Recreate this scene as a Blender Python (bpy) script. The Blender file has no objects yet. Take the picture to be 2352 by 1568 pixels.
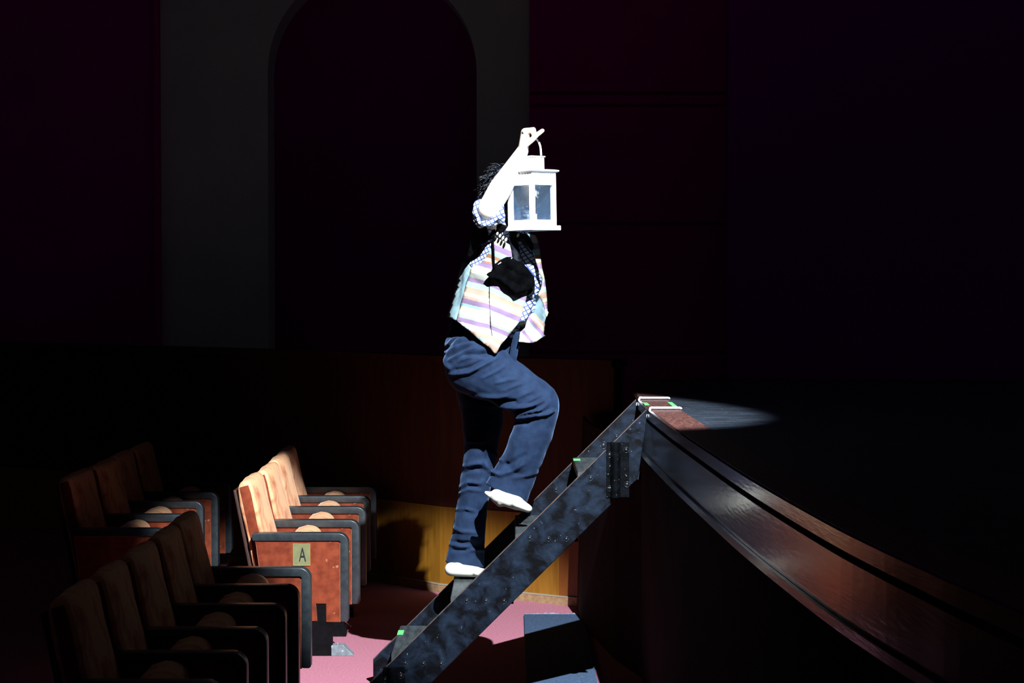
import bpy, bmesh, math, random
import numpy as np
from mathutils import Vector, Matrix, Quaternion, noise
from mathutils.geometry import delaunay_2d_cdt
random.seed(7)
S = bpy.context.scene
COL = S.collection
PI = math.pi

# ------------------------------------------------------------------ camera
F = 4473.0; CAMZ = 1.637
PITCH = math.atan(144.0 / F)
cam_d = bpy.data.cameras.new('camera'); cam = bpy.data.objects.new('camera', cam_d); COL.objects.link(cam)
cam_d.sensor_width = 36; cam_d.lens = 36 * F / 2352; cam_d.clip_end = 100
cam.location = (0, 0, CAMZ); cam.rotation_euler = (PI/2 - PITCH, 0, 0)
S.camera = cam

# ------------------------------------------------------------------ world, lights, exposure
wd = bpy.data.worlds.new('world'); S.world = wd; wd.use_nodes = True
bg = wd.node_tree.nodes['Background']
bg.inputs[0].default_value = (1.0, 0.82, 1.05, 1); bg.inputs[1].default_value = 0.0068
S.view_settings.view_transform = 'Standard'; S.view_settings.look = 'None'
S.view_settings.gamma = 1; S.view_settings.use_curve_mapping = False
S.view_settings.exposure = 0.0

LAMP = Vector((1.0, 3.50, 4.65))                      # follow spot, high over the front of the stage
BEAM = Vector((-.1968, .7306, -.6538)).normalized()
def spot(name, power, color, radius, blend, soft, sx=1.0, sy=1.0):
    l = bpy.data.lights.new(name, 'SPOT'); o = bpy.data.objects.new(name, l); COL.objects.link(o)
    o.location = LAMP
    o.rotation_euler = (BEAM.to_track_quat('-Z', 'Y') @ Quaternion((0,0,1), -.907)).to_euler()   # oval gate, turned
    l.energy = power; l.color = color; l.spot_size = 2 * math.atan(radius)
    l.spot_blend = blend; l.shadow_soft_size = soft
    o.scale = (sx, sy, 1)
    return o
spot('follow_spot', 6600, (0.92, 0.98, 1.0), .214, 0.34, 0.022, 1.0, .745)
spot('follow_spot_fringe', 150, (0.18, 0.25, 1.0), .232, 0.4, 0.022, 1.0, .745)  # second lamp, added to give the beam its bluish rim

# ------------------------------------------------------------------ projection helper (pixel + depth -> point in the hall)
CP, SP = math.cos(PITCH), math.sin(PITCH)
def W(px, py, y):
    r = Vector((px - 1176, F*CP + (784-py)*SP, -F*SP + (784-py)*CP))
    k = y / r.y
    return Vector((r.x*k, y, CAMZ + r.z*k))
def PX(v):
    dx, dy, dz = v[0], v[1], v[2]-CAMZ
    fw = dy*CP - dz*SP; up = dy*SP + dz*CP
    return 1176 + F*dx/fw, 784 - F*up/fw

# ------------------------------------------------------------------ materials
def nodes(name):
    m = bpy.data.materials.new(name); m.use_nodes = True
    nt = m.node_tree
    return m, nt, nt.nodes['Principled BSDF']
def ramp(nt, stops, interp='LINEAR'):
    r = nt.nodes.new('ShaderNodeValToRGB'); cr = r.color_ramp; cr.interpolation = interp
    while len(cr.elements) < len(stops): cr.elements.new(0.5)
    for e, (p, c) in zip(cr.elements, stops):
        e.position = p; e.color = (*c, 1) if len(c) == 3 else c
    return r
def mat(name, c1, c2=None, rough=.6, metal=0, scale=20, detail=6, bump=0, bscale=80, sheen=0, stretch=(1,1,1),
        spec=.5, lo=.35, hi=.65, coat=0, sheen_tint=(1,1,1), specks=None, distort=0):
    m, nt, b = nodes(name); L = nt.links
    b.inputs['Roughness'].default_value = rough; b.inputs['Metallic'].default_value = metal
    b.inputs['Specular IOR Level'].default_value = spec
    b.inputs['Coat Weight'].default_value = coat
    b.inputs['Base Color'].default_value = (*c1, 1)
    if sheen:
        b.inputs['Sheen Weight'].default_value = sheen; b.inputs['Sheen Roughness'].default_value = .35
        b.inputs['Sheen Tint'].default_value = (*sheen_tint, 1)
    tc = nt.nodes.new('ShaderNodeTexCoord'); mp = nt.nodes.new('ShaderNodeMapping')
    mp.inputs['Scale'].default_value = stretch
    L.new(tc.outputs['Object'], mp.inputs['Vector'])
    out = None
    if c2 is not None:
        n = nt.nodes.new('ShaderNodeTexNoise'); n.inputs['Scale'].default_value = scale; n.inputs['Detail'].default_value = detail
        n.inputs['Distortion'].default_value = distort
        L.new(mp.outputs[0], n.inputs['Vector'])
        r = ramp(nt, [(lo, c1), (hi, c2)]); L.new(n.outputs['Fac'], r.inputs[0]); out = r.outputs[0]
    if specks:
        n2 = nt.nodes.new('ShaderNodeTexNoise'); n2.inputs['Scale'].default_value = specks[0]; n2.inputs['Detail'].default_value = 3
        L.new(mp.outputs[0], n2.inputs['Vector'])
        r2 = ramp(nt, [(specks[1], (0,0,0)), (specks[1]+.03, (1,1,1))]); L.new(n2.outputs['Fac'], r2.inputs[0])
        mx = nt.nodes.new('ShaderNodeMix'); mx.data_type = 'RGBA'
        L.new(r2.outputs[0], mx.inputs[0]); mx.inputs[7].default_value = (*specks[2], 1)
        if out: L.new(out, mx.inputs[6])
        else: mx.inputs[6].default_value = (*c1, 1)
        out = mx.outputs[2]
    if out: L.new(out, b.inputs['Base Color'])
    if bump:
        n3 = nt.nodes.new('ShaderNodeTexNoise'); n3.inputs['Scale'].default_value = bscale; n3.inputs['Detail'].default_value = 4
        L.new(mp.outputs[0], n3.inputs['Vector'])
        bp = nt.nodes.new('ShaderNodeBump'); bp.inputs['Strength'].default_value = bump; bp.inputs['Distance'].default_value = .004
        L.new(n3.outputs['Fac'], bp.inputs['Height']); L.new(bp.outputs[0], b.inputs['Normal'])
    return m

M = {}
M['velvet'] = mat('worn_red_velvet', (.115,.018,.007), (.19,.036,.014), rough=.9, scale=26, bump=.3, bscale=400, sheen=.25, sheen_tint=(1,.55,.4), specks=(30,.70,(.30,.11,.06)), spec=.2)
M['velvet_edge'] = mat('frayed_velvet_edge', (.32,.12,.06), (.42,.2,.11), rough=.9, scale=90, bump=.4, bscale=300, spec=.2)
M['velvet_pale'] = mat('sheen_peach_velvet', (.72,.38,.20), (.42,.13,.06), rough=.9, scale=7, detail=3, lo=.45, hi=.68, bump=.3, bscale=200, sheen=.3, sheen_tint=(1,.75,.55), spec=.2, distort=1.2)  # same red velvet; its pale grazing sheen is put into the base colour
M['rim'] = mat('grey_vinyl', (.013,.018,.023), (.021,.029,.034), spec=.9, rough=.34, scale=40, bump=.08, bscale=300, specks=(60,.72,(.12,.14,.14)))
M['black_metal'] = mat('black_metal', (.0015,.0015,.002), (.003,.003,.004), rough=.5, scale=40, spec=.1)
M['brown_metal'] = mat('brown_board', (.02,.005,.003), (.04,.009,.005), rough=.6, scale=18)
M['grey_metal'] = mat('galvanised_foot', (.10,.125,.145), (.17,.20,.22), rough=.45, scale=30, specks=(60,.68,(.4,.42,.42)))
M['brass'] = mat('dull_brass_plate', (.15,.155,.075), (.19,.19,.095), rough=.35, scale=30, metal=.15)
M['brass_edge'] = mat('brass_frame', (.42,.33,.10), rough=.35, metal=.3)
M['ink'] = mat('black_ink', (.003,.004,.008), rough=.5)
M['paint'] = mat('scuffed_black_paint', (.0006,.0008,.0018), (.0085,.015,.029), rough=.5, scale=19, detail=12, lo=.40, hi=.74, bump=.3, bscale=60, specks=(85,.72,(.10,.11,.13)), spec=.12, distort=.6)
M['tread'] = mat('worn_tread_paint', (.017,.021,.024), (.036,.045,.050), rough=.42, scale=8, detail=8, stretch=(6,1,1), bump=.2, bscale=50, specks=(60,.74,(.35,.36,.33)))
M['woodedge'] = mat('bare_wood_edge', (.09,.055,.045), (.02,.018,.02), rough=.7, scale=30, lo=.42, hi=.6)
M['bolt'] = mat('steel_bolt', (.012,.015,.02), (.03,.035,.045), rough=.3, metal=.5, scale=80)
M['hook'] = mat('bright_steel', (.75,.78,.85), rough=.4, metal=.0)
M['tape'] = mat('green_tape', (.07,.36,.10), (.10,.44,.14), rough=.6, scale=60)
M['stageblack'] = mat('black_stage_floor', (.003,.005,.009), (.032,.046,.070), rough=.5, scale=9, detail=12, lo=.42, hi=.78, stretch=(1,9,1), specks=(40,.70,(.30,.34,.40)), spec=.4)
M['edgewood'] = mat('red_brown_edge_board', (.035,.011,.009), (.085,.030,.024), rough=.5, scale=14, detail=7, stretch=(6,1,1), specks=(70,.72,(.5,.35,.3)))
M['fascia'] = mat('lacquered_dark_wood', (.016,.009,.007), (.030,.014,.010), rough=.17, scale=5, stretch=(1,1,8), bump=.12, bscale=14, spec=.6, coat=.18)
M['fascia'].node_tree.nodes['Principled BSDF'].inputs['Coat Roughness'].default_value = .12
M['groove'] = mat('groove_black', (.003,.002,.002), rough=.9)
M['baseblack'] = mat('black_stage_skirt', (.010,.003,.006), (.018,.005,.008), rough=.95, scale=6, spec=.1)
M['carpet'] = mat('dusky_red_carpet', (.30,.105,.15), (.39,.16,.21), rough=.95, scale=120, detail=8, bump=.5, bscale=700, spec=.1)
M['matblue'] = mat('blue_grey_mat', (.026,.048,.090), (.050,.078,.135), rough=.9, scale=140, bump=.5, bscale=500, specks=(120,.70,(.16,.22,.32)), spec=.1)
M['matfray'] = mat('pale_frayed_edge', (.35,.40,.5), (.12,.16,.25), rough=.9, scale=100)
M['plaster'] = mat('grey_plaster', (.62,.72,.76), (.72,.80,.82), rough=.9, scale=3, spec=.1)
M['niche'] = mat('dark_red_niche', (.50,.008,.42), (.42,.006,.36), rough=.95, scale=2, spec=.05)
M['drape'] = mat('maroon_panelling', (.52,.008,.32), (.46,.008,.30), rough=.95, scale=2, spec=.05)
M['masking'] = mat('black_masking', (.34,.006,.46), rough=.95, spec=.05)
M['darkwood'] = mat('unlit_dark_wood', (.05,.013,.010), (.07,.018,.013), rough=.6, scale=5, stretch=(6,6,.7), spec=.2)  # wood above the beam, its lack of light put into a darker colour
M['concrete'] = mat('pale_wood_skirting', (.22,.12,.06), (.30,.19,.10), rough=.7, scale=50, specks=(90,.7,(.5,.4,.35)))
M['greystrip'] = mat('grey_capping', (.26,.22,.17), rough=.7)
# veneer wall: tall panels of slightly different tone
def veneer():
    m, nt, b = nodes('orange_veneer'); L = nt.links
    tc = nt.nodes.new('ShaderNodeTexCoord')
    mp = nt.nodes.new('ShaderNodeMapping'); mp.inputs['Scale'].default_value = (6, 6, .7)
    L.new(tc.outputs['Object'], mp.inputs['Vector'])
    n = nt.nodes.new('ShaderNodeTexNoise'); n.inputs['Scale'].default_value = 8; n.inputs['Detail'].default_value = 8
    L.new(mp.outputs[0], n.inputs['Vector'])
    r = ramp(nt, [(.3, (.19,.075,.004)), (.7, (.27,.118,.010))]); L.new(n.outputs['Fac'], r.inputs[0])
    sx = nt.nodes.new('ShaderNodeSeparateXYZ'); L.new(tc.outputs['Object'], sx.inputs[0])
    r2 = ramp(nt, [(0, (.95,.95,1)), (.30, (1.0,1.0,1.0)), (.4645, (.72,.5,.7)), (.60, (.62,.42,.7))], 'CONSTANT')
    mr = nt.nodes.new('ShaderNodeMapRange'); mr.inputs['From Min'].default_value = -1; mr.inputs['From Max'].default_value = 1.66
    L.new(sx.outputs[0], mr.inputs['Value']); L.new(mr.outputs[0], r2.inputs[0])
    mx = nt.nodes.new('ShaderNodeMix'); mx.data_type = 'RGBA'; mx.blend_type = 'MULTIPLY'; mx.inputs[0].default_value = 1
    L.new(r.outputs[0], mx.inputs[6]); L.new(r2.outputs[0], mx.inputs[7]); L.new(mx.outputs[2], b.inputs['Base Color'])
    b.inputs['Roughness'].default_value = .5
    return m
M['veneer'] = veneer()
M['skin'] = mat('pale_skin', (.62,.50,.42), (.66,.54,.47), rough=.5, scale=30)
M['sock'] = mat('white_split_toe_sock', (.52,.52,.46), (.42,.41,.35), rough=.85, scale=14, lo=.45, hi=.8)
M['white_paint'] = mat('white_lantern_paint', (.85,.86,.88), (.80,.82,.85), rough=.45, scale=40)
M['roof_grey'] = mat('lantern_roof', (.50,.55,.62), rough=.4)
M['denim'] = mat('navy_corduroy', (.0030,.0095,.030), (.0062,.018,.048), rough=.85, scale=26, bump=.35, bscale=260, sheen=.22, sheen_tint=(.35,.55,1), spec=.2)
M['hair'] = mat('black_hair', (.0015,.002,.004), (.004,.006,.012), rough=.42, scale=60, spec=.3)
M['knit'] = mat('black_net_scarf', (.0006,.0006,.0008), (.0045,.0045,.005), rough=.9, scale=110, spec=.05, lo=.45, hi=.7, stretch=(1,1,.5), bump=.6, bscale=150)
M['leather'] = mat('black_bag_cloth', (.0003,.0003,.0005), (.0012,.0014,.002), rough=.9, scale=30, spec=.02, bump=.3, bscale=60)
M['bead'] = mat('cream_bead', (.55,.50,.42), rough=.4)
M['lining'] = mat('pale_cyan_lining', (.17,.28,.32), (.30,.42,.46), rough=.6, scale=16, lo=.4, hi=.7)
M['lips'] = mat('lips', (.35,.10,.09), rough=.5)
M['eyewhite'] = mat('eye', (.05,.035,.03), rough=.15)
def glass():
    m, nt, b = nodes('clear_glass'); L = nt.links
    nt.nodes.remove(b)
    t = nt.nodes.new('ShaderNodeBsdfTransparent'); t.inputs[0].default_value = (.86,.93,1,1)
    g = nt.nodes.new('ShaderNodeBsdfGlossy'); g.inputs['Roughness'].default_value = .03
    d = nt.nodes.new('ShaderNodeBsdfDiffuse'); d.inputs[0].default_value = (.35,.5,.7,1)
    n = nt.nodes.new('ShaderNodeTexNoise'); n.inputs['Scale'].default_value = 60
    r = ramp(nt, [(.45, (.012,)*3), (.75, (.10,)*3)]); L.new(n.outputs['Fac'], r.inputs[0])
    m1 = nt.nodes.new('ShaderNodeMixShader'); m1.inputs[0].default_value = .07
    m2 = nt.nodes.new('ShaderNodeMixShader')
    L.new(t.outputs[0], m1.inputs[1]); L.new(g.outputs[0], m1.inputs[2])
    L.new(r.outputs[0], m2.inputs[0]); L.new(m1.outputs[0], m2.inputs[1]); L.new(d.outputs[0], m2.inputs[2])
    L.new(m2.outputs[0], nt.nodes['Material Output'].inputs[0])
    return m
M['glass'] = glass()
def striped():
    m, nt, b = nodes('striped_waistcoat_cloth'); L = nt.links
    uv = nt.nodes.new('ShaderNodeUVMap'); sx = nt.nodes.new('ShaderNodeSeparateXYZ'); L.new(uv.outputs[0], sx.inputs[0])
    cr=(.44,.43,.36); pu=(.155,.10,.185); ye=(.52,.50,.34); cy=(.22,.42,.46); pe=(.31,.20,.15); og=(.27,.13,.07); gy=(.22,.24,.21); wh=(.6,.62,.6)
    seq=[(500,cr),(556,pu),(569,cy),(582,og),(592,cr),(600,og),(604,pu),(616,gy),(620,ye),(635,gy),(647,pu),(657,cy),(670,pe),(684,cr),(692,pe),(698,pu),(710,cy),(716,ye),(728,cr),(738,gy),(745,pu),(755,wh),(769,pe),(780,cy),(788,pe)]
    n = nt.nodes.new('ShaderNodeTexNoise'); n.inputs['Scale'].default_value = 9
    ad = nt.nodes.new('ShaderNodeMath'); ad.operation = 'MULTIPLY_ADD'; ad.inputs[1].default_value = .012
    L.new(n.outputs['Fac'], ad.inputs[0]); L.new(sx.outputs[1], ad.inputs[2])
    r = ramp(nt, [((p-500)/330 + .006, c) for p, c in seq], 'CONSTANT')
    L.new(ad.outputs[0], r.inputs[0]); L.new(r.outputs[0], b.inputs['Base Color'])
    b.inputs['Roughness'].default_value = .8
    n3 = nt.nodes.new('ShaderNodeTexNoise'); n3.inputs['Scale'].default_value = 300
    bp = nt.nodes.new('ShaderNodeBump'); bp.inputs['Strength'].default_value = .3; bp.inputs['Distance'].default_value = .002
    L.new(n3.outputs['Fac'], bp.inputs['Height']); L.new(bp.outputs[0], b.inputs['Normal'])
    return m
M['stripes'] = striped()
def plaid():
    m, nt, b = nodes('blue_white_check_shirt'); L = nt.links
    tc = nt.nodes.new('ShaderNodeTexCoord'); mp = nt.nodes.new('ShaderNodeMapping')
    mp.inputs['Rotation'].default_value = (0, .45, .3)
    L.new(tc.outputs['Object'], mp.inputs['Vector'])
    sx = nt.nodes.new('ShaderNodeSeparateXYZ'); L.new(mp.outputs[0], sx.inputs[0])
    hs = []
    for i, sc in ((0, 430), (2, 430)):
        k = nt.nodes.new('ShaderNodeMath'); k.operation = 'MULTIPLY'; k.inputs[1].default_value = sc; L.new(sx.outputs[i], k.inputs[0])
        s = nt.nodes.new('ShaderNodeMath'); s.operation = 'SINE'; L.new(k.outputs[0], s.inputs[0]); hs.append(s)
    mx = nt.nodes.new('ShaderNodeMath'); mx.operation = 'MAXIMUM'; L.new(hs[0].outputs[0], mx.inputs[0]); L.new(hs[1].outputs[0], mx.inputs[1])
    r = ramp(nt, [(.0, (.66,.76,.86)), (.55, (.58,.68,.82)), (.78, (.02,.045,.17))])
    L.new(mx.outputs[0], r.inputs[0]); L.new(r.outputs[0], b.inputs['Base Color']); b.inputs['Roughness'].default_value = .8
    return m
M['plaid'] = plaid()

# ------------------------------------------------------------------ object helpers
def tag(o, label=None, cat=None, group=None, kind=None):
    if label: o['label'] = label
    if cat: o['category'] = cat
    if group: o['group'] = group
    if kind: o['kind'] = kind
    return o
def link(name, me, m=None, parent=None, smooth=True, off=None):
    o = bpy.data.objects.new(name, me); COL.objects.link(o)
    if m is not None and not me.materials:
        me.materials.append(m)
    if smooth:
        me.polygons.foreach_set('use_smooth', [True]*len(me.polygons))
    if parent is not None:
        o.parent = parent
        p = Vector(off) if off is not None else parent.location
        if off is None or off != 0: me.transform(Matrix.Translation(-p))
    return o
def fin(name, bm, m, parent=None, smooth=False, local=False, autosmooth=None):
    bmesh.ops.recalc_face_normals(bm, faces=bm.faces)
    me = bpy.data.meshes.new(name); bm.to_mesh(me); bm.free(); me.materials.append(m)
    o = bpy.data.objects.new(name, me); COL.objects.link(o)
    if smooth:
        me.polygons.foreach_set('use_smooth', [True]*len(me.polygons))
        if autosmooth: 
            me.set_sharp_from_angle(angle=math.radians(autosmooth))
    if parent is not None:
        o.parent = parent
        if not local: me.transform(Matrix.Translation(-parent.location))
    return o
def empty(name, loc):
    e = bpy.data.objects.new(name, None); COL.objects.link(e); e.location = loc; e.empty_display_size = .1
    return e
def box(bm, a, b):
    v = [bm.verts.new((x, y, z)) for x in (a[0], b[0]) for y in (a[1], b[1]) for z in (a[2], b[2])]
    for f in ((0,1,3,2),(4,6,7,5),(0,4,5,1),(2,3,7,6),(0,2,6,4),(1,5,7,3)): bm.faces.new([v[i] for i in f])
    return v
def prism(poly, y0, y1, bevel=0, seg=3, bm=None):
    """polygon in XZ extruded along Y"""
    nb = bmesh.new()
    a = [nb.verts.new((x, y0, z)) for x, z in poly]; b = [nb.verts.new((x, y1, z)) for x, z in poly]
    n = len(poly)
    nb.faces.new(a); nb.faces.new(b[::-1])
    for i in range(n): nb.faces.new((a[i], b[i], b[(i+1) % n], a[(i+1) % n]))
    bmesh.ops.recalc_face_normals(nb, faces=nb.faces)
    if bevel:
        es = [e for e in nb.edges if len(e.link_faces) == 2 and e.calc_face_angle(0) > .5]
        bmesh.ops.bevel(nb, geom=es, offset=bevel, segments=seg, affect='EDGES', profile=.5, clamp_overlap=True)
    if bm is not None:
        me = bpy.data.meshes.new('t'); nb.to_mesh(me); nb.free(); bm.from_mesh(me); bpy.data.meshes.remove(me); return bm
    return nb
def tube(bm, pts, rad, n=8, closed=False):
    pts = [Vector(p) for p in pts]
    rs = rad if isinstance(rad, (list, tuple)) else [rad]*len(pts)
    prev = None; rings = []
    for i, p in enumerate(pts):
        t = ((pts[min(i+1, len(pts)-1)] - pts[max(i-1, 0)])).normalized()
        if prev is None:
            a = t.orthogonal().normalized()
        else:
            a = (prev - t*prev.dot(t)); a = a.normalized() if a.length > 1e-6 else t.orthogonal().normalized()
        prev = a; b = t.cross(a)
        rings.append([bm.verts.new(p + (a*math.cos(2*PI*k/n) + b*math.sin(2*PI*k/n))*rs[i]) for k in range(n)])
    for r, s in zip(rings, rings[1:]):
        for k in range(n): bm.faces.new((r[k], r[(k+1) % n], s[(k+1) % n], s[k]))
    bm.faces.new(rings[0][::-1]); bm.faces.new(rings[-1])
def smoothpath(pts, k=6):
    """Catmull-Rom"""
    P = [Vector(p) for p in pts]; out = []
    P = [P[0]*2-P[1]] + P + [P[-1]*2-P[-2]]
    for i in range(1, len(P)-2):
        for j in range(k):
            t = j/k
            out.append(.5*((2*P[i]) + (-P[i-1]+P[i+1])*t + (2*P[i-1]-5*P[i]+4*P[i+1]-P[i+2])*t*t + (-P[i-1]+3*P[i]-3*P[i+1]+P[i+2])*t**3))
    out.append(P[-2]); return out
def capsule(bm, p0, r0, p1, r1, flat0=False, flat1=False, sy=1.0, n=20):
    """tapered round-ended solid; sy widens it across the view depth (Y)"""
    p0, p1 = Vector(p0), Vector(p1); t = (p1-p0).normalized()
    a = Vector((0,1,0)); a = a - t*a.dot(t)
    a = a.normalized() if a.length > .1 else t.orthogonal().normalized()
    b = t.cross(a); rings = []
    def ring(c, r): rings.append([bm.verts.new(c + (a*math.cos(2*PI*k/n)*sy + b*math.sin(2*PI*k/n))*r) for k in range(n)])
    if not flat0:
        for k in (5,4,3,2,1): th = k*PI/12*1.08; ring(p0 - t*math.sin(th)*r0, max(math.cos(th),.06)*r0)
    ring(p0, r0); ring(p1, r1)
    if not flat1:
        for k in (1,2,3,4,5): th = k*PI/12*1.08; ring(p1 + t*math.sin(th)*r1, max(math.cos(th),.06)*r1)
    for r, s in zip(rings, rings[1:]):
        for k in range(n): bm.faces.new((r[k], r[(k+1) % n], s[(k+1) % n], s[k]))
    bm.faces.new(rings[0][::-1]); bm.faces.new(rings[-1])
def ellip(bm, c, r, rot=None):
    mtx = Matrix.Translation(Vector(c)) @ (rot.to_4x4() if rot else Matrix()) @ Matrix.Diagonal((*r, 1))
    bmesh.ops.create_uvsphere(bm, u_segments=20, v_segments=14, radius=1, matrix=mtx)
def meld(bm, voxel=.005, smooth=6, fac=.5):
    """joins overlapping solids into one continuous skin"""
    bmesh.ops.recalc_face_normals(bm, faces=bm.faces)
    me = bpy.data.meshes.new('m'); bm.to_mesh(me); bm.free()
    o = bpy.data.objects.new('m', me); COL.objects.link(o)
    r = o.modifiers.new('r', 'REMESH'); r.mode = 'VOXEL'; r.voxel_size = voxel
    if smooth:
        s = o.modifiers.new('s', 'SMOOTH'); s.iterations = smooth; s.factor = fac
    dg = bpy.context.evaluated_depsgraph_get(); dg.update()
    out = bpy.data.meshes.new_from_object(o.evaluated_get(dg))
    bpy.data.objects.remove(o); bpy.data.meshes.remove(me)
    out.materials.clear()
    return out
def folds(me, fl, extra=0, front_only=True):
    """raise or sink cloth along fold lines"""
    n = len(me.vertices); co = np.zeros(n*3); me.vertices.foreach_get('co', co); co = co.reshape(-1,3)
    no = np.zeros(n*3); me.vertex_normals.foreach_get('vector', no); no = no.reshape(-1,3)
    dz = co[:,2]-CAMZ; fw = co[:,1]*CP - dz*SP; up = co[:,1]*SP + dz*CP
    u = 1176 + F*co[:,0]/fw; v = 784 - F*up/fw
    disp = np.zeros(n)
    for pts, w, amp in fl:
        d = np.full(n, 1e9); tt = np.zeros(n)
        m = len(pts)-1
        for i in range(m):
            ax, ay = pts[i]; bx, by = pts[i+1]
            L2 = (bx-ax)**2+(by-ay)**2
            t = np.clip(((u-ax)*(bx-ax)+(v-ay)*(by-ay))/L2, 0, 1)
            dd = np.hypot(u-ax-t*(bx-ax), v-ay-t*(by-ay))
            k = dd < d; d[k] = dd[k]; tt[k] = (i+t[k])/m
        disp += amp*np.exp(-(d/w)**2)*(0.35+0.65*np.sin(PI*np.clip(tt*.9+.05,0,1)))
    if front_only: disp *= np.clip(-no[:,1]*1.3+.25, 0, 1)
    if extra:
        disp += np.array([noise.noise(Vector(c)*14)*extra + noise.noise(Vector(c)*34)*extra*.5 for c in co])
    co += no*disp[:,None]
    me.vertices.foreach_set('co', co.ravel()); me.update()

def inside(x, y, poly):
    c = False; n = len(poly); j = n-1
    for i in range(n):
        xi, yi = poly[i]; xj, yj = poly[j]
        if (yi > y) != (yj > y) and x < (xj-xi)*(y-yi)/(yj-yi)+xi: c = not c
        j = i
    return c
def patch(name, poly, depth, m, parent, step=7, thick=.004, uvf=None, mould=None):
    """cloth panel cut to a pattern and laid over the body; depth(px,py) gives its distance"""
    poly2 = []
    for i, p in enumerate(poly):
        q = poly[(i+1) % len(poly)]; k = max(1, int(math.dist(p, q)/step))
        for j in range(k): poly2.append((p[0]+(q[0]-p[0])*j/k, p[1]+(q[1]-p[1])*j/k))
    pts = [Vector(p) for p in poly2]; nb = len(pts)
    xs = [p[0] for p in poly]; ys = [p[1] for p in poly]
    y = min(ys)
    row = 0
    while y < max(ys):
        x = min(xs) + (step/2 if row % 2 else 0)
        while x < max(xs):
            if inside(x, y, poly) and min(math.dist((x, y), q) for q in poly2) > step*.55: pts.append(Vector((x, y)))
            x += step
        y += step*.87; row += 1
    v, e, f, *_ = delaunay_2d_cdt(pts, [], [list(range(nb))], 1, 1e-5)
    bm = bmesh.new(); uvl = bm.loops.layers.uv.new('UVMap')
    vs = [bm.verts.new(W(p[0], p[1], depth(p[0], p[1]))) for p in v]
    pix = {bv: p for bv, p in zip(vs, v)}
    for t in f:
        try: fc = bm.faces.new([vs[i] for i in t])
        except ValueError: continue
        for lp in fc.loops:
            q = pix[lp.vert]; lp[uvl].uv = uvf(q[0], q[1]) if uvf else (q[0]/500, q[1]/500)
    for _ in range(1): pass
    bmesh.ops.recalc_face_normals(bm, faces=bm.faces)
    me = bpy.data.meshes.new(name); bm.to_mesh(me); bm.free(); me.materials.append(m)
    o = bpy.data.objects.new(name, me); COL.objects.link(o)
    me.polygons.foreach_set('use_smooth', [True]*len(me.polygons))
    if mould: folds(me, mould, front_only=False)
    if parent: o.parent = parent; me.transform(Matrix.Translation(-parent.location))
    s = o.modifiers.new('thickness', 'SOLIDIFY'); s.thickness = thick; s.offset = 0
    return o
def copy_tree(o, parent=None):
    c = o.copy(); COL.objects.link(c)
    if parent: c.parent = parent
    for ch in list(o.children): copy_tree(ch, c)
    return c

# ================================================================== SETTING
# floor
bm = bmesh.new(); box(bm, (-6, 1.2, -.1), (5, 14, 0)); tag(fin('floor', bm, M['carpet']), kind='structure')
# gallery parapet faced with veneer
WP = [(-4.5,13.0),(-2.6,11.9),(-1.6,11.15),(-1.1,10.80),(-.72,10.50),(-.377,10.14),(.015,9.89),(.333,9.69),(.50,9.60)]
def ribbon(bm, pts, z0, z1, t0, t1):
    """wall following a plan curve; t = offset toward the hall (-Y side)"""
    P = [Vector((x, y, 0)) for x, y in pts]; nn = []
    for i in range(len(P)):
        d = (P[min(i+1, len(P)-1)] - P[max(i-1, 0)]).normalized(); nn.append(Vector((d.y, -d.x, 0)))
    rows = []
    for p, n in zip(P, nn):
        a = p + n*t0; b = p + n*t1
        rows.append([bm.verts.new((a.x, a.y, z0)), bm.verts.new((b.x, b.y, z0)), bm.verts.new((b.x, b.y, z1)), bm.verts.new((a.x, a.y, z1))])
    for r, s in zip(rows, rows[1:]):
        for k in range(4): bm.faces.new((r[k], s[k], s[(k+1) % 4], r[(k+1) % 4]))
    bm.faces.new(rows[0][::-1]); bm.faces.new(rows[-1])
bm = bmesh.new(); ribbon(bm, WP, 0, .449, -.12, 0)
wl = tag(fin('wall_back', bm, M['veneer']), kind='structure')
bm = bmesh.new(); ribbon(bm, WP, .452, 1.20, -.12, -.004); tag(fin('wall_parapet', bm, M['darkwood']), kind='structure')
bm = bmesh.new(); ribbon(bm, WP, 0, .040, .001, .012); tag(fin('baseboard_back', bm, M['concrete']), kind='structure')
bm = bmesh.new(); ribbon(bm, WP, .040, .046, .001, .014); tag(fin('trim_1', bm, M['greystrip']), kind='structure')
bm = bmesh.new(); ribbon(bm, WP, 1.20, 1.235, -.16, .02); tag(fin('trim_2', bm, M['darkwood']), kind='structure')
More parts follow.
